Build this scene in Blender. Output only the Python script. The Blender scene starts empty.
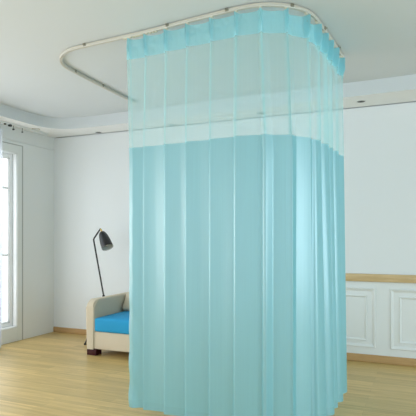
import bpy, bmesh, math, random
from mathutils import Vector, Matrix, noise
random.seed(7)
C = bpy.context.scene.collection
PI = math.pi
H_CAM = 1.25
YAW = math.atan(217/497)
Z_CEIL = 2.72
Z_SOF = 2.586
XL, YB = -4.54, 5.26          # left wall, back wall
XR, YF = 3.2, -1.9            # right wall, open front of the room

# ------------------------------------------------------------------ helpers
ORG = {}
def link(o, parent=None):
    C.objects.link(o)
    if parent is not None:
        o.parent = parent
    return o
def smooth(me, ang=40):
    for p in me.polygons: p.use_smooth = True
    try: me.set_sharp_from_angle(angle=math.radians(ang))
    except Exception: pass
def obj(name, bm, m, parent=None, org=(0,0,0), sm=True, ang=40):
    """world-space bmesh -> ONE mesh object, origin at org (or its parent's origin)"""
    base = ORG[parent.name] if parent is not None else Vector(org)
    bmesh.ops.translate(bm, verts=bm.verts, vec=-base)
    me = bpy.data.meshes.new(name)
    bmesh.ops.recalc_face_normals(bm, faces=bm.faces) if not getattr(bm, 'tag_keep', False) else None
    bm.to_mesh(me); bm.free()
    ms = m if isinstance(m, (list, tuple)) else [m]
    for x in ms: me.materials.append(x)
    if sm: smooth(me, ang)
    o = bpy.data.objects.new(name, me)
    link(o, parent)
    if parent is None: o.location = base
    ORG[o.name] = Vector(base)
    return o
def thing(name, label, cat, loc, group=None):
    o = bpy.data.objects.new(name, None); o.empty_display_size = .1
    link(o); o.location = loc; ORG[o.name] = Vector(loc)
    return tag(o, label, cat, group)
def tag(o, label, cat, group=None):
    o['label'] = label; o['category'] = cat
    if group: o['group'] = group
    return o
def struct(name, bm, m, **k):
    o = obj(name, bm, m, **k); o['kind'] = 'structure'; return o
def dup(root, loc, label, group=None):
    r = root.copy(); C.objects.link(r); r.location = loc; r['label'] = label
    for ch in list(root.children):
        c = ch.copy(); C.objects.link(c); c.parent = r
        for g in ch.children:
            d = g.copy(); C.objects.link(d); d.parent = c
    return r

def merge(bm, b2, mi=0):
    vm = {v: bm.verts.new(v.co) for v in b2.verts}
    for f in b2.faces:
        try:
            nf = bm.faces.new([vm[v] for v in f.verts]); nf.material_index = mi
        except ValueError: pass
    b2.free()
def box(bm, a, b, bev=0, seg=2, mi=0, mat=None):
    t = bmesh.new()
    bmesh.ops.create_cube(t, size=1)
    sx, sy, sz = (abs(b[i]-a[i]) for i in range(3))
    bmesh.ops.scale(t, vec=(sx, sy, sz), verts=t.verts)
    if bev: bmesh.ops.bevel(t, geom=list(t.edges), offset=bev, segments=seg, affect='EDGES', profile=.5)
    bmesh.ops.translate(t, vec=[(a[i]+b[i])/2 for i in range(3)], verts=t.verts)
    if mat: bmesh.ops.transform(t, matrix=mat, verts=t.verts)
    merge(bm, t, mi); return bm
def nbox(*a, **k): return box(bmesh.new(), *a, **k)
def tube(bm, pts, r, n=10, cap=True):
    pts = [Vector(p) for p in pts]
    rs = r if isinstance(r, (list, tuple)) else [r]*len(pts)
    rings = []; ref = None
    for i, p in enumerate(pts):
        t = (pts[min(i+1, len(pts)-1)] - pts[max(i-1, 0)]).normalized()
        if ref is None:
            ref = t.orthogonal().normalized()
        ref = (ref - t*ref.dot(t)).normalized()
        b = t.cross(ref)
        rings.append([bm.verts.new(p + (ref*math.cos(2*PI*k/n) + b*math.sin(2*PI*k/n))*rs[i]) for k in range(n)])
    for i in range(len(rings)-1):
        for k in range(n):
            bm.faces.new((rings[i][k], rings[i][(k+1) % n], rings[i+1][(k+1) % n], rings[i+1][k]))
    if cap:
        bm.faces.new(rings[0][::-1]); bm.faces.new(rings[-1])
    return bm
def lathe(bm, prof, M=Matrix.Identity(4), n=32):
    """prof: (r, z) list, closed by fans where r == 0"""
    rings = []
    for r, z in prof:
        if r < 1e-6: rings.append([bm.verts.new(M @ Vector((0, 0, z)))])
        else: rings.append([bm.verts.new(M @ Vector((r*math.cos(2*PI*k/n), r*math.sin(2*PI*k/n), z))) for k in range(n)])
    for a, b in zip(rings, rings[1:]):
        for k in range(n):
            k2 = (k+1) % n
            if len(a) == 1 and len(b) == 1: continue
            if len(a) == 1: bm.faces.new((a[0], b[k], b[k2]))
            elif len(b) == 1: bm.faces.new((a[k], a[k2], b[0]))
            else: bm.faces.new((a[k], a[k2], b[k2], b[k]))
    return bm
def sweep(bm, path, prof, closed=False):
    """sweep a closed (out, z) profile along a horizontal polyline; out = right-hand side of travel"""
    rings = []
    n = len(path)
    for i, p in enumerate(path):
        t = (Vector(path[min(i+1, n-1)]) - Vector(path[max(i-1, 0)])).normalized()
        N = Vector((t.y, -t.x))
        rings.append([bm.verts.new((p[0]+N.x*o, p[1]+N.y*o, z)) for o, z in prof])
    m = len(prof)
    for a, b in zip(rings, rings[1:]):
        for k in range(m):
            bm.faces.new((a[k], a[(k+1) % m], b[(k+1) % m], b[k]))
    bm.faces.new(rings[0][::-1]); bm.faces.new(rings[-1])
    return bm

# ------------------------------------------------------------------ materials
def mat(name, col, rough=.5, metal=0, spec=.5, bump=0, bscale=60, var=0, vscale=4):
    m = bpy.data.materials.new(name); m.use_nodes = True
    nt = m.node_tree; p = nt.nodes['Principled BSDF']
    p.inputs['Base Color'].default_value = (*col, 1)
    p.inputs['Roughness'].default_value = rough
    p.inputs['Metallic'].default_value = metal
    p.inputs['Specular IOR Level'].default_value = spec
    tc = nt.nodes.new('ShaderNodeTexCoord')
    if bump:
        n = nt.nodes.new('ShaderNodeTexNoise'); n.inputs['Scale'].default_value = bscale; n.inputs['Detail'].default_value = 4
        nt.links.new(tc.outputs['Object'], n.inputs['Vector'])
        b = nt.nodes.new('ShaderNodeBump'); b.inputs['Strength'].default_value = bump; b.inputs['Distance'].default_value = .005
        nt.links.new(n.outputs['Fac'], b.inputs['Height']); nt.links.new(b.outputs['Normal'], p.inputs['Normal'])
    if var:
        n = nt.nodes.new('ShaderNodeTexNoise'); n.inputs['Scale'].default_value = vscale; n.inputs['Detail'].default_value = 5
        nt.links.new(tc.outputs['Object'], n.inputs['Vector'])
        r = nt.nodes.new('ShaderNodeMapRange'); r.inputs['To Min'].default_value = 1-var; r.inputs['To Max'].default_value = 1+var
        nt.links.new(n.outputs['Fac'], r.inputs['Value'])
        mx = nt.nodes.new('ShaderNodeVectorMath'); mx.operation = 'SCALE'; mx.inputs[0].default_value = col
        nt.links.new(r.outputs['Result'], mx.inputs['Scale']); nt.links.new(mx.outputs['Vector'], p.inputs['Base Color'])
    return m
def wood(name, c1, c2, scale, rough=.4, planks=None):
    m = bpy.data.materials.new(name); m.use_nodes = True
    nt = m.node_tree; L = nt.links.new; p = nt.nodes['Principled BSDF']; p.inputs['Roughness'].default_value = rough
    tc = nt.nodes.new('ShaderNodeTexCoord'); mp = nt.nodes.new('ShaderNodeMapping')
    mp.inputs['Scale'].default_value = scale
    L(tc.outputs['Object'], mp.inputs['Vector'])
    n = nt.nodes.new('ShaderNodeTexNoise'); n.inputs['Scale'].default_value = 1; n.inputs['Detail'].default_value = 6; n.inputs['Roughness'].default_value = .65
    L(mp.outputs['Vector'], n.inputs['Vector'])
    cr = nt.nodes.new('ShaderNodeValToRGB')
    cr.color_ramp.elements[0].position = .3; cr.color_ramp.elements[0].color = (*c1, 1)
    cr.color_ramp.elements[1].position = .7; cr.color_ramp.elements[1].color = (*c2, 1)
    L(n.outputs['Fac'], cr.inputs['Fac'])
    out = cr.outputs['Color']
    if planks:
        # strips of laminated bamboo: thin boards running along X
        br = nt.nodes.new('ShaderNodeTexBrick')
        br.inputs['Scale'].default_value = 1; br.inputs['Brick Width'].default_value = planks[0]; br.inputs['Row Height'].default_value = planks[1]
        br.inputs['Mortar Size'].default_value = .0007; br.inputs['Mortar Smooth'].default_value = .3
        br.inputs['Color1'].default_value = (.84, .84, .81, 1); br.inputs['Color2'].default_value = (1.06, 1.06, 1.08, 1); br.inputs['Mortar'].default_value = (.62, .58, .5, 1)
        br.offset = .37; br.offset_frequency = 2; br.squash = 1
        L(tc.outputs['Object'], br.inputs['Vector'])
        b2 = nt.nodes.new('ShaderNodeTexBrick')
        b2.inputs['Scale'].default_value = 1; b2.inputs['Brick Width'].default_value = planks[0]*.8; b2.inputs['Row Height'].default_value = planks[1]/4
        b2.inputs['Mortar Size'].default_value = 0
        b2.inputs['Color1'].default_value = (.88, .87, .84, 1); b2.inputs['Color2'].default_value = (1.05, 1.05, 1.06, 1); b2.offset = .41
        L(tc.outputs['Object'], b2.inputs['Vector'])
        for b in (br, b2):
            mx = nt.nodes.new('ShaderNodeMix'); mx.data_type = 'RGBA'; mx.blend_type = 'MULTIPLY'; mx.inputs['Factor'].default_value = 1
            L(out, mx.inputs[6]); L(b.outputs['Color'], mx.inputs[7]); out = mx.outputs[2]
    L(out, p.inputs['Base Color'])
    return m
def cloth(name, col, trans_col, translucent, see, rough=.9, weave=900, gloss=.05):
    m = bpy.data.materials.new(name); m.use_nodes = True
    nt = m.node_tree; L = nt.links.new
    nt.nodes.remove(nt.nodes['Principled BSDF'])
    out = nt.nodes['Material Output']
    d = nt.nodes.new('ShaderNodeBsdfDiffuse'); t = nt.nodes.new('ShaderNodeBsdfTranslucent')
    t.inputs['Color'].default_value = (*trans_col, 1)
    # vertical yarn streaks in the weave
    tc = nt.nodes.new('ShaderNodeTexCoord'); mp = nt.nodes.new('ShaderNodeMapping'); mp.inputs['Scale'].default_value = (150, 150, 1.5)
    L(tc.outputs['Object'], mp.inputs['Vector'])
    n = nt.nodes.new('ShaderNodeTexNoise'); n.inputs['Scale'].default_value = 1; n.inputs['Detail'].default_value = 2
    L(mp.outputs['Vector'], n.inputs['Vector'])
    r = nt.nodes.new('ShaderNodeMapRange'); r.inputs['To Min'].default_value = .93; r.inputs['To Max'].default_value = 1.07
    L(n.outputs['Fac'], r.inputs['Value'])
    v = nt.nodes.new('ShaderNodeVectorMath'); v.operation = 'SCALE'; v.inputs[0].default_value = col
    L(r.outputs['Result'], v.inputs['Scale']); L(v.outputs['Vector'], d.inputs['Color'])
    m1 = nt.nodes.new('ShaderNodeMixShader'); m1.inputs[0].default_value = translucent
    L(d.outputs[0], m1.inputs[1]); L(t.outputs[0], m1.inputs[2])
    g = nt.nodes.new('ShaderNodeBsdfGlossy'); g.inputs['Roughness'].default_value = .33; g.inputs['Color'].default_value = (.95, 1, 1, 1)
    m3 = nt.nodes.new('ShaderNodeMixShader'); m3.inputs[0].default_value = gloss
    L(m1.outputs[0], m3.inputs[1]); L(g.outputs[0], m3.inputs[2])
    last = m3
    if see > 0:
        tr = nt.nodes.new('ShaderNodeBsdfTransparent')
        m2 = nt.nodes.new('ShaderNodeMixShader'); m2.inputs[0].default_value = see
        L(m3.outputs[0], m2.inputs[1]); L(tr.outputs[0], m2.inputs[2]); last = m2
    L(last.outputs[0], out.inputs['Surface'])
    return m

M = dict(
    wall=mat('wall_plaster', (.82, .84, .83), .85, bump=.05, bscale=180),
    wallb=mat('wall_plaster_cool', (.80, .83, .845), .85, bump=.05, bscale=180),
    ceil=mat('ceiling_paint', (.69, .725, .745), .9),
    sof=mat('soffit_lit_paint', (.90, .905, .90), .9),  # lighter than the riser, to paint in the light on the underside
    panel=mat('wainscot_paint', (.80, .83, .83), .45),
    casing=mat('casing_paint', (.82, .84, .82), .55),
    sash=mat('sash_paint', (.93, .94, .94), .4),
    sealshade=mat('grey_seal_and_shade', (.46, .47, .45), .8),  # gasket grey that also paints the shade of the casing gap and jamb joint
    floor=wood('bamboo_floor', (.555, .385, .140), (.755, .55, .225), (3.2, 55, 1), .34, planks=(1.1, .096)),
    trimwood=wood('oak_trim', (.55, .38, .18), (.72, .54, .30), (4, 40, 60), .45),
    basewood=wood('oak_baseboard', (.47, .28, .115), (.58, .37, .17), (4, 40, 60), .45),
    rail=mat('cream_aluminium', (.66, .64, .57), .4, metal=.1),
    railslot=mat('rail_groove', (.30, .29, .25), .5),
    bracket=mat('bracket_metal', (.34, .33, .27), .4, metal=.5),
    glider=mat('nylon_glider', (.72, .68, .55), .5),
    hook=mat('hook_steel', (.45, .41, .32), .35, metal=.7),
    sofa=mat('beige_linen', (.66, .575, .44), .9, bump=.25, bscale=420, var=.05),
    blue=mat('blue_seat_fabric', (.016, .33, .64), .8, bump=.2, bscale=380, var=.05),
    leg=mat('dark_red_wood', (.045, .006, .009), .5, spec=.25, var=.2),
    black=mat('black_lacquer', (.018, .019, .022), .38),
    reflector=mat('grey_white_enamel', (.60, .63, .62), .35),
    brass=mat('brass', (.72, .52, .16), .3, metal=.9),
    rubber=mat('black_rubber', (.01, .01, .01), .7),
    bulb=mat('frosted_bulb', (.75, .75, .72), .3),
    blackhook=mat('dark_bronze', (.035, .032, .026), .4, metal=.3),
    dark=mat('spot_dark_reflector', (.03, .03, .03), .4, metal=.2),
    white=mat('white_ring', (.78, .80, .79), .4),
    beige=mat('beige_ring', (.50, .45, .34), .4),
)
M['solid'] = cloth('cyan_curtain_fabric', (.268, .59, .655), (.225, .63, .735), .38, 0, gloss=.14)
M['band'] = cloth('cyan_header_fabric', (.36, .78, .87), (.32, .83, .92), .42, .14, gloss=.13)
M['sheer'] = cloth('cyan_net', (.52, .88, .90), (.50, .90, .92), .45, .58, gloss=.09)
M['hem'] = cloth('cyan_hem_fabric', (.27, .575, .64), (.23, .61, .70), .35, 0, gloss=.12)
M['wsheer'] = cloth('white_voile', (.80, .83, .88), (.80, .84, .9), .5, .18)
g = bpy.data.materials.new('window_glass'); g.use_nodes = True
nt = g.node_tree; nt.nodes.remove(nt.nodes['Principled BSDF'])
tr = nt.nodes.new('ShaderNodeBsdfTransparent'); gl = nt.nodes.new('ShaderNodeBsdfGlossy'); gl.inputs['Roughness'].default_value = .02
mx = nt.nodes.new('ShaderNodeMixShader'); mx.inputs[0].default_value = .06
nt.links.new(tr.outputs[0], mx.inputs[1]); nt.links.new(gl.outputs[0], mx.inputs[2]); nt.links.new(mx.outputs[0], nt.nodes['Material Output'].inputs['Surface'])
M['glass'] = g

# ------------------------------------------------------------------ the setting
WY0, WY1, WZ0, WZ1 = .9, 4.60, .17, 2.28          # window opening in the left wall
struct('floor', nbox((XL-.25, YF, -.1), (XR+.2, YB+.2, 0)), M['floor'], sm=False)
bm = bmesh.new()
box(bm, (XL-.22, YF, 0), (XL, -1.7, 3)); box(bm, (XL-.22, .45, 0), (XL, WY0, 3)); box(bm, (XL-.22, -1.7, 0), (XL, .45, .17)); box(bm, (XL-.22, -1.7, 2.28), (XL, .45, 3))  # unseen opening near the front, added to let light onto the curtain
box(bm, (XL-.22, WY1, 0), (XL, YB+.2, 3))
box(bm, (XL-.22, WY0, 0), (XL, WY1, WZ0)); box(bm, (XL-.22, WY0, WZ1), (XL, WY1, 3))
struct('wall_left', bm, M['wall'], sm=False)
bm = nbox((XL, YB, 0), (XR+.2, YB+.2, Z_SOF-.009)); box(bm, (XL, YB+.03, Z_SOF-.01), (XR+.2, YB+.2, 3))
struct('wall_back', bm, M['wallb'], sm=False)
bm = bmesh.new()                                       # unseen right wall, its broad openings added to let more light in
box(bm, (XR, YF, 0), (XR+.2, YB, .35)); box(bm, (XR, YF, 2.5), (XR+.2, YB, 3)); box(bm, (XR, 3.9, .35), (XR+.2, YB, 2.5))
for y in (YF, .0, 1.95): box(bm, (XR, y, .35), (XR+.2, y+.12, 2.5))
struct('wall_right', bm, M['wallb'], sm=False)
# ceiling: flat tray with a dropped soffit along the left and back walls, its inner edge swinging round in a curve
bm = nbox((XL-.22, YF, Z_CEIL), (XR+.2, YB+.2, Z_CEIL+.25))
inner = [(-4.20, YF), (-4.22, 1.5), (-4.245, 3.4), (-4.25, 4.2), (-4.245, 4.52), (-4.22, 4.70)]
ctr = (-3.86, 4.62)
for a in range(165, 90, -10):
    inner.append((ctr[0]+.37*math.cos(math.radians(a)), ctr[1]+.30*math.sin(math.radians(a))))
inner += [(-3.6, 4.93), (-2.5, 4.905), (-1.2, 4.865), (0, 4.83), (XR, 4.78)]
outer = [(XL, p[1]) if i < 6 else ((XL, YB) if i < 14 else (p[0], YB)) for i, p in enumerate(inner)]
zt = Z_CEIL+.02
top_o = []; prev = None
vi_b = [bm.verts.new((*p, Z_SOF)) for p in inner]; vi_t = [bm.verts.new((p[0], p[1], zt)) for p in inner]
ob = []
for i, p in enumerate(outer):
    if i and outer[i] == outer[i-1]: ob.append(ob[-1])
    else: ob.append(bm.verts.new((*p, Z_SOF)))
for i in range(len(inner)-1):
    f = bm.faces.new((vi_b[i], vi_b[i+1], vi_t[i+1], vi_t[i])); f.material_index = 0  # riser takes the darker ceiling colour, painting in its shade
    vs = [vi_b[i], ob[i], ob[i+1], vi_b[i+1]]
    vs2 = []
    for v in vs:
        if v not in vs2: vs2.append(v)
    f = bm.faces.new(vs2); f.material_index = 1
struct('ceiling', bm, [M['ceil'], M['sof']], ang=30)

# wooden baseboard along the back wall, wainscot further right
bm = nbox((XL, YB-.016, 0), (-1.72, YB+.01, .068), .004, 1)
box(bm, (-1.72, YB-.03, 0), (XR, YB+.01, .076), .005, 1)
struct('baseboard_back', bm, M['basewood'])
struct('trim_1', nbox((-1.74, YB-.05, .812), (XR, YB+.01, .888), .006, 2), M['trimwood'])        # chair rail
bm = nbox((-1.72, YB-.018, .074), (XR, YB+.01, .815))
def moulding(bm, x0, x1, z0, z1, w, h, y):
    """raised frame of a stepped picture-frame moulding, mitred"""
    prof = [(0, 0), (.2*w, h), (.55*w, h*.7), (.8*w, h*.25), (w, 0)]
    loops = []
    for o, d in prof:
        loops.append([bm.verts.new((x, y-d, z)) for x, z in ((x0+o, z0+o), (x1-o, z0+o), (x1-o, z1-o), (x0+o, z1-o))])
    for a, b in zip(loops, loops[1:]):
        for k in range(4): bm.faces.new((a[k], a[(k+1) % 4], b[(k+1) % 4], b[k]))
px = [(-1.62, -1.18), (-1.04, -.455), (-.315, .27), (.41, .995), (1.135, 1.72), (1.86, 2.445), (2.585, 3.1)]
for x0, x1 in px:
    moulding(bm, x0, x1, .147, .746, .034, .016, YB-.0179)
    moulding(bm, x0+.083, x1-.083, .214, .671, .024, .012, YB-.0179)
struct('trim_2', bm, M['panel'], ang=15)
# thin moulding high on the left wall
struct('trim_3', nbox((XL-.01, YF, 2.415), (XL+.012, YB, 2.432), .004, 1), M['wall'])

# window: casing, french sashes with glazing bars, panes
w = nbox((XL-.01, WY1-.002, 0), (XL+.007, WY1+.08, 2.372), .004, 1)
box(w, (XL-.01, WY0-.08, 0), (XL+.007, WY0+.002, 2.372), .004, 1)
box(w, (XL-.01, WY0, WZ1-.002), (XL+.007, WY1, 2.372), .004, 1)
box(w, (XL-.01, WY0, 0), (XL+.0065, WY1, WZ0+.003), .003, 1)
win = struct('window_1', w, M['casing'])
lin = nbox((XL-.2, WY1-.012, WZ0), (XL-.004, WY1+.002, WZ1), .002, 1)
box(lin, (XL-.2, WY0-.002, WZ0), (XL-.004, WY0+.012, WZ1)); box(lin, (XL-.2, WY0, WZ1-.012), (XL-.004, WY1, WZ1)); box(lin, (XL-.2, WY0, WZ0), (XL-.004, WY1, WZ0+.012))
obj('window_lining', lin, M['sash'], win)
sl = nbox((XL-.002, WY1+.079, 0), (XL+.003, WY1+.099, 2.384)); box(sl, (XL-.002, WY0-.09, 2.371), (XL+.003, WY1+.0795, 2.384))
obj('casing_shade_line', sl, M['sealshade'], win, sm=False)  # grey strip that paints the shadow line along the casing edge
xs0, xs1 = XL-.105, XL-.055
ym = (WY0+WY1)/2
lv = [WY0+.012, (WY0+ym)/2, ym, (WY1+ym)/2, WY1-.012]
for (a, b) in zip(lv, lv[1:]):
    z0, z1 = WZ0+.012, WZ1-.012
    s = bmesh.new(); t = .052
    box(s, (xs0, a, z0), (xs1, a+t, z1), .006, 2); box(s, (xs0, b-t, z0), (xs1, b, z1), .006, 2)
    box(s, (xs0, a+t-.004, z0), (xs1, b-t+.004, z0+t), .006, 2); box(s, (xs0, a+t-.004, z1-t), (xs1, b-t+.004, z1), .006, 2)
    # inner bead, a step behind the sash face
    u = t-.002; v = .014
    for (p, q) in (((a+u, z0+u), (a+u+v, z1-u)), ((b-u-v, z0+u), (b-u, z1-u)), ((a+u, z0+u), (b-u, z0+u+v)), ((a+u, z1-u-v), (b-u, z1-u))):
        box(s, (xs0+.01, p[0], p[1]), (xs1-.012, q[0], q[1]))
    so = obj('window_sash', s, M['sash'], win)
    gk = bmesh.new(); e = xs1-.0115  # pane gaskets, plus a grey strip painting the shadow line by the jamb
    for (p, q) in (((a+u-.004, z0+u), (a+u+.001, z1-u)), ((b-u-.001, z0+u), (b-u+.004, z1-u)), ((b-.004, z0), (b+.001, z1)), ((a+u, z0+u-.004), (b-u, z0+u+.001))):
        box(gk, (xs1-.004, p[0], p[1]), (xs1+.0015, q[0], q[1]))
    obj('gasket_and_shade', gk, M['sealshade'], so, sm=False)
    for zz in (1.045, 1.852):
        obj('glazing_bar', nbox((xs0+.01, a+t, zz-.014), (xs1-.008, b-t, zz+.014), .005, 1), M['sash'], so)
    obj('glazing_bar', nbox((xs0+.01, (a+b)/2-.013, z0+t), (xs1-.009, (a+b)/2+.013, z1-t), .005, 1), M['sash'], so)
    obj('glass_pane', nbox((xs0+.022, a+t-.01, z0+t-.01), (xs0+.027, b-t+.01, z1-t+.01)), M['glass'], so, sm=False)
hd = nbox((xs1-.002, ym-.04, 1.03), (xs1+.012, ym-.012, 1.17), .004, 2)
tube(hd, [(xs1+.01, ym-.026, 1.11), (xs1+.05, ym-.026, 1.11), (xs1+.055, ym-.04, 1.11), (xs1+.055, ym-.12, 1.11)], .008)
obj('window_handle', hd, M['hook'], win)

# ------------------------------------------------------------------ ceiling curtain rail
def catmull(pts, n):
    P = [Vector(p) for p in pts]; P = [2*P[0]-P[1]] + P + [2*P[-1]-P[-2]]
    out = []
    for i in range(1, len(P)-2):
        for k in range(n):
            t = k/n; a, b, c, d = P[i-1:i+3]
            out.append(.5*((2*b)+(c-a)*t+(2*a-5*b+4*c-d)*t*t+(3*b-a-3*c+d)*t**3))
    out.append(P[-2]); return out
def arc(cx, cy, r, a0, a1, n=9):
    return [(cx+r*math.cos(math.radians(a0+(a1-a0)*k/(n-1))), cy+r*math.sin(math.radians(a0+(a1-a0)*k/(n-1)))) for k in range(n)]
ctrl = [(-2.853, 4.58), (-2.84, 4.1), (-2.822, 3.7)] + arc(-2.40, 3.49, .41, 178, 267) + [(-2.1, 3.06), (-1.8, 3.04), (-1.5, 3.005), (-1.3, 2.985)] + \
       [(-1.15, 2.968)] + arc(-1.03, 3.33, .365, 272, 357) + [(-.645, 3.55), (-.625, 3.8), (-.612, 4.07)]
path = catmull(ctrl, 8)
cum = [0]
for a, b in zip(path, path[1:]): cum.append(cum[-1]+(b-a).length)
STOT = cum[-1]
def at(s):
    s = min(max(s, 0), STOT)
    lo, hi = 0, len(cum)-1
    while hi-lo > 1:
        m_ = (lo+hi)//2
        if cum[m_] <= s: lo = m_
        else: hi = m_
    t = (s-cum[lo])/(cum[hi]-cum[lo]); p = path[lo].lerp(path[hi], t)
    i0, i1 = max(lo-1, 0), min(hi+1, len(path)-1)
    T = (path[i1]-path[i0]).normalized()
    return p, T, Vector((T.y, -T.x))
def s_near(x, y):
    q = Vector((x, y)); best = min(range(len(path)), key=lambda i: (path[i]-q).length)
    return cum[best] + (q-path[best]).dot(at(cum[best])[1])
rail = thing('curtain_rail', 'cream metal curtain rail bent in a U on the ceiling above the cyan curtain', 'curtain rail', (*path[0], Z_CEIL))
RZ0, RZ1 = 2.694, 2.714
bm = sweep(bmesh.new(), path, [(-.010, RZ0), (-.0035, RZ0), (-.0035, RZ0+.006), (.0035, RZ0+.006), (.0035, RZ0), (.010, RZ0), (.0115, RZ0+.004), (.0095, RZ0+.009), (.0095, RZ1-.005), (.013, RZ1-.003), (.013, RZ1), (-.013, RZ1), (-.013, RZ1-.003), (-.0095, RZ1-.005), (-.0095, RZ0+.009), (-.0115, RZ0+.004)])
obj('track', bm, M['rail'], rail)
proto_b = None
for s in [.10, .62, 1.06, 1.78, 2.52, 2.98, 3.40, 3.85, 4.25]:
    if s > STOT: continue
    p, T, N = at(s)
    if proto_b is None:
        R = Matrix.Identity(4)
        bm = nbox((-.012, -.0165, -.0165), (.012, .0165, .0062), .003, 1)
        o = bpy.data.objects.new('ceiling_bracket', bpy.data.meshes.new('ceiling_bracket'))
        bmesh.ops.recalc_face_normals(bm, faces=bm.faces); bm.to_mesh(o.data); bm.free(); o.data.materials.append(M['bracket'])
        sc = bmesh.new(); lathe(sc, [(0, -.003), (.0035, -.003), (.0045, 0), (.0045, .006)], Matrix.Translation((0, -.022, -.006)) @ Matrix.Rotation(PI/2, 4, 'X'), 10)
        so = bpy.data.objects.new('bracket_screw', bpy.data.meshes.new('bracket_screw')); sc.to_mesh(so.data); sc.free(); so.data.materials.append(M['hook'])
        proto_b = o; proto_s = so
        link(o, rail); so.parent = o; C.objects.link(so)
    else:
        o = proto_b.copy(); link(o, rail); so = proto_s.copy(); so.parent = o; C.objects.link(so)
    o.location = Vector((p.x, p.y, Z_CEIL-.006)) - ORG[rail.name]
    o.rotation_euler = (0, 0, math.atan2(T.y, T.x))
for s in (0, STOT):
    p, T, N = at(s)
    R = Matrix.Translation((p.x, p.y, 0)) @ Matrix.Rotation(math.atan2(T.y, T.x), 4, 'Z')
    obj('end_cap', nbox((-.012, -.015, RZ0-.003), (.012, .015, RZ1+.003), .004, 2, mat=R), M['glider'], rail)

# ------------------------------------------------------------------ the cyan curtain
pleat_xy = [(-1.943, 3.04), (-1.799, 3.03), (-1.63, 3.01), (-1.458, 3.0), (-1.275, 2.975), (-1.098, 2.965), (-.944, 2.985), (-.80, 3.05), (-.715, 3.181), (-.665, 3.335), (-.646, 3.501), (-.625, 3.645), (-.615, 3.80), (-.609, 4.03)]
S = [s_near(*q) for q in pleat_xy]
NP = len(S)
rnd = random.Random(3)
amp = [1+rnd.uniform(-.25, .3) for _ in S]
skew = [rnd.uniform(-.35, .35) for _ in S]
RISE = [.14, .12, .11, .11, .115, .13, .70, .66, .60, .55, .5, .48, .45]
DEP = [(.014, .022)]*6 + [(.016, .022), (.018, .034), (.012, .012), (.018, .06), (.018, .062), (.018, .062), (.018, .055), (.016, .04)]
shift = [.028, -.022, -.012, -.012, -.010, -.006, .034, .030, .038, .012, .0, 0, .0, .0]
ZT, ZB = 2.676, .036
Z_BAND, Z_NET = 2.533, 1.897
def fabric(s, z):
    """point of the hanging cloth at arc length s and height z"""
    t = min(max((ZT-z)/(ZT-ZB), 0), 1)
    i = 0
    while i < NP-2 and s > S[i+1]: i += 1
    L = S[i+1]-S[i]; fr = min(max((s-S[i])/L, 0), 1)
    k = i if fr < .5 else i+1
    ds = s-S[k]
    # sawtooth fold: rises steeply to a rounded tip at the pleat, then falls back slowly across the panel
    hb = min(max((z-2.50)/.08, 0), 1)                       # 1 inside the stiff header band
    R = RISE[i]
    A0, A1 = (A*amp[q]*(DEP[q][0]+DEP[q][1]*t**.7) for q, A in ((i, 1), (i+1, 1)))
    if fr < 1-R: saw = A0*(1-fr/(1-R))**1.15
    elif R > .62: saw = A1*((fr-1+R)/R)**1.1
    else: saw = A1*math.sqrt(max(0, 1-(1-(fr-1+R)/R)**2))**(.9 if R < .3 else 1.2)
    sg = .006*(.8+.5*abs(z-2.615)/.08)
    pinch = hb*.036*(1.5 if k > 7 else 1)*math.exp(-abs(ds/sg)**1.7)
    ridge = saw*(1-.55*hb)+pinch
    belly = -(.0025+.002*t+.006*hb)*min(L/.16, 1.1)*math.sin(PI*fr)
    n1 = noise.noise(Vector((s*5.5, z*.55, 2.3)))*.007*t + noise.noise(Vector((s*16, z*.9, 7.7)))*.0025*t**.5
    if z > Z_BAND: n1 += noise.noise(Vector((s*34, z*30, 1.1)))*(.006 if z > 2.617 else .003)
    sh = (shift[i]*(1-fr)+shift[i+1]*fr)*min(t*3, 1)
    # left hem crumples towards the floor
    e = max(0, 1-(s-S[0])/.10)
    n1 += e*t**3*.007*math.sin(z*26+s*40)
    p, T, N = at(s)
    off = ridge+belly+n1-(.75*(1-fr)*A0+.75*fr*A1)*(1-.5*hb)*(1 if i < 7 else .55) - (.022*hb if i > 6 else 0) + (.018*t**1.5 if i > 7 else 0)
    q = p + T*(sh + .012*ridge/.03*skew[k]*.3) + N*off
    return Vector((q.x, q.y, z))
ss = []
U = [k/30 for k in range(24)] + [.8+k*.2/24 for k in range(24)]
for i in range(NP-1):
    for u in U:
        # finer stations near the pleats whatever the spacing
        ss.append(S[i]+(S[i+1]-S[i])*u)
ss.append(S[-1])
ss = [S[0]-.032, S[0]-.016] + ss + [S[-1]+.006, S[-1]+.012]
def sheet(zs, lift=lambda s, z: z, off=0):
    bm = bmesh.new(); g = []
    for s in ss:
        row = []
        for z in zs:
            q = fabric(s, z); q.z = lift(s, z)
            if off:
                p, T, N = at(s); q.x += N.x*off; q.y += N.y*off
            row.append(bm.verts.new(q))
        g.append(row)
    for a, b in zip(g, g[1:]):
        for k in range(len(zs)-1): bm.faces.new((a[k], b[k], b[k+1], a[k+1]))
    return bm
def frange(a, b, n): return [a+(b-a)*k/n for k in range(n+1)]
def scallop(s, z):
    for i in range(NP-1):
        if S[i] <= s <= S[i+1]:
            fr = (s-S[i])/(S[i+1]-S[i]); return z - (.005*math.sin(PI*fr)*max(0, (z-2.60)/(ZT-2.60)) if z > 2.6 else 0)
    return z
cur = thing('bed_curtain', 'large cyan pleated ceiling-hung curtain with a see-through net top in the middle of the room', 'curtain', (at((S[0]+S[-1])/2)[0].x, at((S[0]+S[-1])/2)[0].y, 0))
o = obj('header_band', sheet(frange(ZT, Z_BAND, 10), scallop), M['band'], cur, ang=180); o['label'] = 'deep cyan header band with pinch pleats'
st = sheet([2.617, 2.612], off=.0018); obj('header_seam', st, M['band'], o, ang=180)
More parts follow.
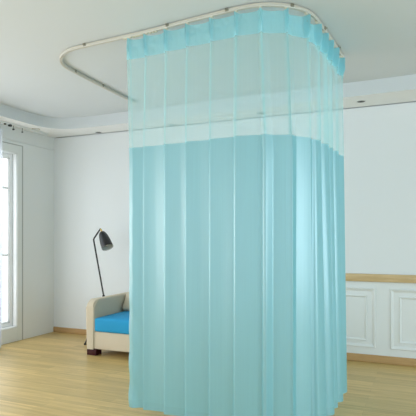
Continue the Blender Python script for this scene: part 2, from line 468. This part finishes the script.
def folds(bm, zs):
    # each pinch is a folded-over pleat: a second and third layer of net along the ridge
    for i, s0_ in enumerate(S):
        for off, hw in ((.0016, .0065 if i < 5 else .009), (-.0016, .0035 if i < 5 else .006)):
            g = []
            for q in frange(-hw, hw, 6):
                row = []
                for z in zs:
                    c = fabric(min(max(s0_+q, ss[0]), ss[-1]), z); p, T, N = at(s0_+q)
                    row.append(bm.verts.new((c.x+N.x*off, c.y+N.y*off, z)))
                g.append(row)
            for a, b in zip(g, g[1:]):
                for k in range(len(zs)-1): bm.faces.new((a[k], b[k], b[k+1], a[k+1]))
    return bm
zn = frange(Z_BAND, Z_NET, 14)
o = obj('net_panel', folds(sheet(zn), zn), M['sheer'], cur, ang=180); o['label'] = 'pale see-through mesh of the upper curtain'
body = obj('curtain_panel', sheet(frange(Z_NET, ZB+.055, 40)), M['solid'], cur, ang=180); body['label'] = 'opaque cyan fabric of the lower curtain'
obj('bottom_hem', sheet(frange(ZB+.055, ZB, 3)), M['hem'], cur, ang=180)
hook_me = None
def local_mesh(name, bm, m):
    me = bpy.data.meshes.new(name); bmesh.ops.recalc_face_normals(bm, faces=bm.faces); bm.to_mesh(me); bm.free()
    me.materials.append(m); smooth(me); return me
hb = bmesh.new()
tube(hb, [(.010, 0, -.030), (.012, 0, -.004), (.006, 0, .003), (0, 0, .007), (-.004, 0, .012)], .0022, 8)
hook_me = local_mesh('hook', hb, M['hook'])
gb = nbox((-.0085, -.009, -.006), (.0085, .009, .004), .003, 2)
box(gb, (-.004, -.0028, 0), (.004, .0028, .012), .001, 1)
gr = bmesh.new()
tube(gr, [(.0045*math.cos(a*PI/6), 0, -.006+.0045*math.sin(a*PI/6)) for a in range(13)], .0012, 6); merge(gb, gr)
glider_me = local_mesh('glider', gb, M['glider'])
for s in S:
    p, T, N = at(min(s, STOT-.03))
    a = math.atan2(N.y, N.x)
    h = bpy.data.objects.new('curtain_hook', hook_me); link(h, cur)
    h.location = Vector((p.x, p.y, 2.6655))-ORG[cur.name]; h.rotation_euler = (0, 0, a)
    gl_ = bpy.data.objects.new('glider', glider_me); link(gl_, rail)
    gl_.location = Vector((p.x, p.y, RZ0-.002))-ORG[rail.name]; gl_.rotation_euler = (0, 0, math.atan2(T.y, T.x))
for k, s in enumerate([S[0]-.05, S[0]-.032, S[0]-.014, S[0]+.03, S[0]+.05, S[0]+.068, S[0]+.086, S[0]+.104, S[1]+.03, S[1]+.055, S[1]+.08]):
    p, T, N = at(s)
    gl_ = bpy.data.objects.new('glider', glider_me); link(gl_, rail)
    gl_.location = Vector((p.x, p.y, RZ0-.002))-ORG[rail.name]; gl_.rotation_euler = (0, 0, math.atan2(T.y, T.x))

# ------------------------------------------------------------------ sofa
SX0, SX1, SY0, SY1 = -3.32, -1.45, 4.345, 5.20
sofa = thing('sofa', 'beige fabric sofa with bright blue seat, partly behind the cyan curtain', 'sofa', ((SX0+SX1)/2, (SY0+SY1)/2, 0))
aw = .105
def arm(x0, x1):
    # upright slab arm: rounded front top corner, softly padded edges
    prof = []
    zt_, zb_ = .592, .066
    prof += [(SY0, zb_), (SY0, zt_-.085)]
    for k in range(1, 8):
        a = PI - k*PI/16
        prof.append((SY0+.085+.085*math.cos(a), zt_-.085+.085*math.sin(a)))
    prof += [(SY0+.085, zt_), (SY1-.02, zt_+.004), (SY1, zt_-.02), (SY1, zb_)]
    bm = bmesh.new()
    a = [bm.verts.new((x0, y, z)) for y, z in prof]; b = [bm.verts.new((x1, y, z)) for y, z in prof]
    bm.faces.new(a); bm.faces.new(b[::-1]); n = len(prof)
    for k in range(n): bm.faces.new((a[k], b[k], b[(k+1) % n], a[(k+1) % n]))
    bmesh.ops.bevel(bm, geom=[e for e in bm.edges if abs(e.verts[0].co.x-e.verts[1].co.x) < 1e-5], offset=.014, segments=3, affect='EDGES')
    return bm
for x0, x1 in ((SX0, SX0+aw), (SX1-aw, SX1)): obj('armrest', arm(x0, x1), M['sofa'], sofa, ang=50)
obj('seat_base', nbox((SX0+aw-.004, SY0+.012, .07), (SX1-aw+.004, SY1-.03, .258), .012, 3), M['sofa'], sofa)
bm = nbox((SX0+aw, SY1-.14, .25), (SX1-aw, SY1-.005, .60), .04, 4); obj('backrest', bm, M['sofa'], sofa)
def pillow(bm, a, b, puff, bev, crown=0):
    t = nbox(a, b, bev, 4)
    bmesh.ops.subdivide_edges(t, edges=[e for e in t.edges if e.calc_length() > .2], cuts=9, use_grid_fill=True)
    cx, cy, cz = ((a[i]+b[i])/2 for i in range(3)); hx, hy, hz = (abs(b[i]-a[i])/2 for i in range(3))
    for v in t.verts:
        u, w_, q = (v.co.x-cx)/hx, (v.co.y-cy)/hy, (v.co.z-cz)/hz
        if q > 0: v.co.z += puff*q*max(0, 1-u**4)*max(0, 1-w_**4)
    merge(bm, t); return bm
mid = (SX0+SX1)/2
for x0, x1 in ((SX0+aw+.002, mid-.002), (mid+.002, SX1-aw-.002)):
    o = obj('seat_cushion', pillow(bmesh.new(), (x0, SY0-.004, .258), (x1, SY1-.13, .400), .020, .022), M['blue'], sofa, ang=60); o['label'] = 'bright blue seat cushion'
    R = Matrix.Translation((0, SY1-.33, .42)) @ Matrix.Rotation(math.radians(-29), 4, 'X')
    bm = nbox((x0+.012, -.05, -.01), (x1-.012, .05, .225), .042, 4)
    bmesh.ops.transform(bm, matrix=R, verts=bm.verts)
    obj('back_cushion', bm, M['sofa'], sofa, ang=60)
leg_me = None
for (x, y) in ((SX0+.064, SY0+.06), (SX1-.075, SY0+.075), (SX0+.075, SY1-.09), (SX1-.075, SY1-.09)):
    if leg_me is None:
        b = nbox((-.060, -.05, 0), (.060, .05, .0705), .004, 2); leg_me = local_mesh('leg', b, M['leg'])
    o = bpy.data.objects.new('leg', leg_me); link(o, sofa); o.location = Vector((x, y, 0))-ORG[sofa.name]
    o['label'] = 'dark red wooden block foot'

# ------------------------------------------------------------------ floor lamp (grasshopper-type tripod)
def pix(x, y, d):
    u = (x-208)/497*d
    return Vector((-math.sin(YAW)*d+math.cos(YAW)*u, math.cos(YAW)*d+math.sin(YAW)*u, H_CAM+d*(238-y)/497))
bend = pix(93.5, 239.2, 5.93); tip = pix(100.6, 228.6, 5.90)
foot0 = Vector((-3.42, 4.97, .012))
lamp = thing('floor_lamp', 'black tripod floor lamp with tilted cone shade standing behind the sofa arm', 'floor lamp', (-3.56, 4.92, 0))
dv = (tip-bend).normalized(); uv = (bend-foot0).normalized()
cor = [bend-uv*.05, bend-uv*.02, bend-uv*.006+dv*.002, bend+dv*.014, bend+dv*.04]
obj('pole', tube(bmesh.new(), [foot0]+[foot0.lerp(bend, k/6) for k in range(1, 6)]+cor+[tip], .0095, 12), M['black'], lamp)
jt = foot0.lerp(bend, .44)
for f in (Vector((-3.645, 4.755, .012)), Vector((-3.74, 5.10, .012))):
    lg = obj('leg', tube(bmesh.new(), [f, f.lerp(jt, .5), jt], .009, 10), M['black'], lamp)
    obj('rubber_foot', lathe(bmesh.new(), [(0, 0), (.015, 0), (.015, .012), (.011, .02), (0, .02)], Matrix.Translation((f.x, f.y, 0)), 14), M['rubber'], lg)
obj('rubber_foot', lathe(bmesh.new(), [(0, 0), (.015, 0), (.015, .012), (.011, .02), (0, .02)], Matrix.Translation((foot0.x, foot0.y, 0)), 14), M['rubber'], lamp)
obj('leg_clamp', lathe(bmesh.new(), [(0, -.02), (.014, -.02), (.016, -.015), (.016, .015), (.014, .02), (0, .02)], Matrix.Translation(jt) @ uv.to_track_quat('Z', 'Y').to_matrix().to_4x4(), 16), M['black'], lamp)
s_top = pix(101.7, 231.8, 5.88); s_bot = pix(107.6, 247.4, 5.79)
ax = (s_bot-s_top); SL = ax.length; ax.normalize()
Q = Matrix.Translation(s_top) @ ax.to_track_quat('Z', 'Y').to_matrix().to_4x4()
br = obj('swivel_joint', tube(bmesh.new(), [tip+Vector((0, 0, -.004)), tip.lerp(s_top, .5)+Vector((0, 0, .002)), s_top+ax*.012], [.008, .010, .012], 12), M['brass'], lamp); br['label'] = 'brass swivel joint'
Rm = .068
pr = [(0, 0), (.016, .002), (.030, .009), (.041, .028), (.052, .062), (.060, .105), (.065, .150), (Rm, SL)]
pin = [(Rm-.0035, SL), (.0615, .150), (.0565, .105), (.048, .062), (.037, .03), (.022, .014), (0, .012)]
sh = obj('lamp_shade', lathe(bmesh.new(), pr+[(Rm-.0005, SL+.0015), (Rm-.003, SL+.0005)], Q, 40), M['black'], lamp, ang=60)
o = obj('reflector', lathe(bmesh.new(), pin, Q, 40), M['reflector'], sh, ang=60); o['label'] = 'light grey inner face of the shade'
obj('bulb', lathe(bmesh.new(), [(0, SL-.028), (.016, SL-.032), (.027, SL-.048), (.030, SL-.065), (.024, SL-.088), (.014, SL-.11), (.013, SL-.165), (0, SL-.165)], Q, 24), M['bulb'], sh, ang=60)

# ------------------------------------------------------------------ recessed spots in the soffit
def spot(loc, ring_m, label, lens_m):
    t = thing('recessed_spotlight', label, 'spotlight', loc, 'recessed spotlights in the soffit')
    x, y, z = loc; Mx = Matrix.Translation((x, y, z))
    obj('trim_ring', lathe(bmesh.new(), [(.037, .004), (.037, -.002), (.039, -.004), (.045, -.004), (.050, -.001), (.050, .004)], Mx, 32), ring_m, t)
    rf = obj('reflector', lathe(bmesh.new(), [(.0375, -.0025), (.028, -.0015), (.018, -.002), (0, -.0035)], Mx, 28), lens_m, t)
    obj('bulb', lathe(bmesh.new(), [(.0, -.006), (.008, -.005), (.011, -.0015), (.011, .0)], Mx, 18), lens_m, rf)
    return t
s0 = spot((-4.37, 4.739, Z_SOF), M['beige'], 'beige round recessed spotlight in the left soffit above the window side', M['white'])
s1 = spot((-3.78, 5.20, Z_SOF), M['white'], 'dark recessed spotlight in the soffit above the lamp, left of the curtain', M['dark'])
dup(s1, (-2.735, 5.20, Z_SOF), 'recessed spotlight in the soffit seen through the left part of the net')
dup(s1, (-1.616, 5.09, Z_SOF), 'recessed spotlight in the soffit seen through the middle of the net')
dup(s1, (-.572, 5.05, Z_SOF), 'dark recessed spotlight in the soffit just right of the cyan curtain')
tag(obj('ceiling_plug', lathe(bmesh.new(), [(0, -.010), (.008, -.009), (.010, -.004), (.013, 0), (.013, .003), (0, .003)], Matrix.Translation((-2.084, 4.104, Z_CEIL)), 18), M['bracket'], org=(-2.084, 4.104, Z_CEIL)),
    'tiny grey plug on the ceiling seen through the left part of the net', 'ceiling plug')

# ------------------------------------------------------------------ white curtain at the window, on its own rail
wr = thing('window_curtain_rail', 'slim grey curtain rail high on the left wall under the soffit', 'curtain rail', (-4.42, 3.4, Z_SOF))
obj('track', nbox((-4.432, 1.9, Z_SOF-.020), (-4.408, 5.0, Z_SOF-.001), .003, 1), M['casing'], wr)
def ghook(y, z, sc):
    bm = bmesh.new(); x = -4.42
    box(bm, (x-.014*sc, y-.016*sc, z-.011*sc), (x+.014*sc, y+.016*sc, z+.011*sc), .004*sc, 2)
    tube(bm, [(x, y, z+.02), (x, y, z+.004)] if z < 2.54 else [(x, y, z+.006), (x, y, z+.003)], .004, 8)
    return bm
for y, z, sc in ((4.298, 2.560, .7), (4.373, 2.558, 1.1)): obj('glider', ghook(y, z, sc), M['blackhook'], wr)
def dropper(y, z, sc):
    bm = bmesh.new(); x = -4.42
    tube(bm, [(x, y, 2.568), (x, y, z+.004)], .0025, 8)
    box(bm, (x-.010*sc, y-.012*sc, z-.010*sc), (x+.010*sc, y+.012*sc, z+.010*sc), .004*sc, 2)
    return bm
for y, z, sc in ((4.425, 2.523, .9), (4.565, 2.518, .7)): obj('hook', dropper(y, z, sc), M['blackhook'], wr)
wc = thing('window_curtain', 'white voile curtain gathered at the left edge beside the window', 'curtain', (-4.42, 3.9, 0))
bm = bmesh.new(); g_ = []
for k in range(121):
    t = k/120; y = 3.60+(4.232-3.60)*t
    row = []
    for j in range(14):
        z = 2.49-(2.49-.015)*j/13
        a = (.030+.015*j/13)*min(1, (1-t)*9+.15)
        row.append(bm.verts.new((-4.40+a*math.sin(t*2*PI*9)+.008*math.sin(t*31+z), y-.006*j/13*math.sin(k*.9), z)))
    g_.append(row)
for a, b in zip(g_, g_[1:]):
    for j in range(13): bm.faces.new((a[j], b[j], b[j+1], a[j+1]))
obj('curtain_panel', bm, M['wsheer'], wc, ang=180)
for k in range(7):
    y = 3.62+k*.1
    obj('curtain_hook', tube(bmesh.new(), [(-4.42, y, 2.505), (-4.42, y, 2.48)], .003, 8), M['hook'], wc)
    obj('glider', tube(nbox((-4.428, y-.008, 2.556), (-4.412, y+.008, 2.567), .003, 1), [(-4.42, y, 2.557), (-4.42, y, 2.5065)], .0022, 8), M['glider'], wr)

# ------------------------------------------------------------------ light: bright overcast daylight
wd = bpy.data.worlds.new('daylight'); bpy.context.scene.world = wd; wd.use_nodes = True
bg = wd.node_tree.nodes['Background']; bg.inputs['Color'].default_value = (.84, .945, 1, 1); bg.inputs['Strength'].default_value = 1.2
def area(name, loc, tgt, sx, sy, power, col, spread=170):
    l = bpy.data.lights.new(name, 'AREA'); l.shape = 'RECTANGLE'; l.size = sx; l.size_y = sy; l.energy = power; l.color = col; l.spread = math.radians(spread)
    o = bpy.data.objects.new(name, l); C.objects.link(o); o.location = loc
    o.rotation_euler = (Vector(tgt)-Vector(loc)).to_track_quat('-Z', 'Y').to_euler(); return o
# daylight through the left window, then fill lights added on both sides
area('window_daylight', (XL-.3, 2.75, 1.25), (0, 2.6, .6), 3.6, 2.0, 68, (.97, .985, 1))
area('added_side_fill', (XL-.28, -.62, 1.25), (-1.2, 3.0, 1.0), 2.0, 2.0, 24, (.98, .99, 1), 115)  # unseen fill from front left, added to pick out the folds
area('added_right_fill', (XR+.3, 1.6, 1.45), (.9, 2.7, 0), 3.4, 2.0, 44, (.68, .88, 1), 125)  # unseen fill, added to brighten the right side

# unseen upward fill, added to brighten the ceiling on the right
area('added_ceiling_fill', (XR+.45, 1.6, .45), (1.2, 2.4, 2.72), 3.4, .9, 16, (.66, .88, 1), 120)

# ------------------------------------------------------------------ camera
cam = bpy.data.cameras.new('camera'); co = bpy.data.objects.new('camera', cam); C.objects.link(co)
co.location = (0, 0, H_CAM); co.rotation_euler = (PI/2, 0, YAW)
cam.sensor_width = 36; cam.lens = 497/416*36; cam.shift_y = 30/416
sc = bpy.context.scene; sc.camera = co
sc.view_settings.view_transform = 'Standard'; sc.view_settings.look = 'None'; sc.view_settings.gamma = 1
sc.view_settings.use_curve_mapping = False
sc.view_settings.exposure = 0.1
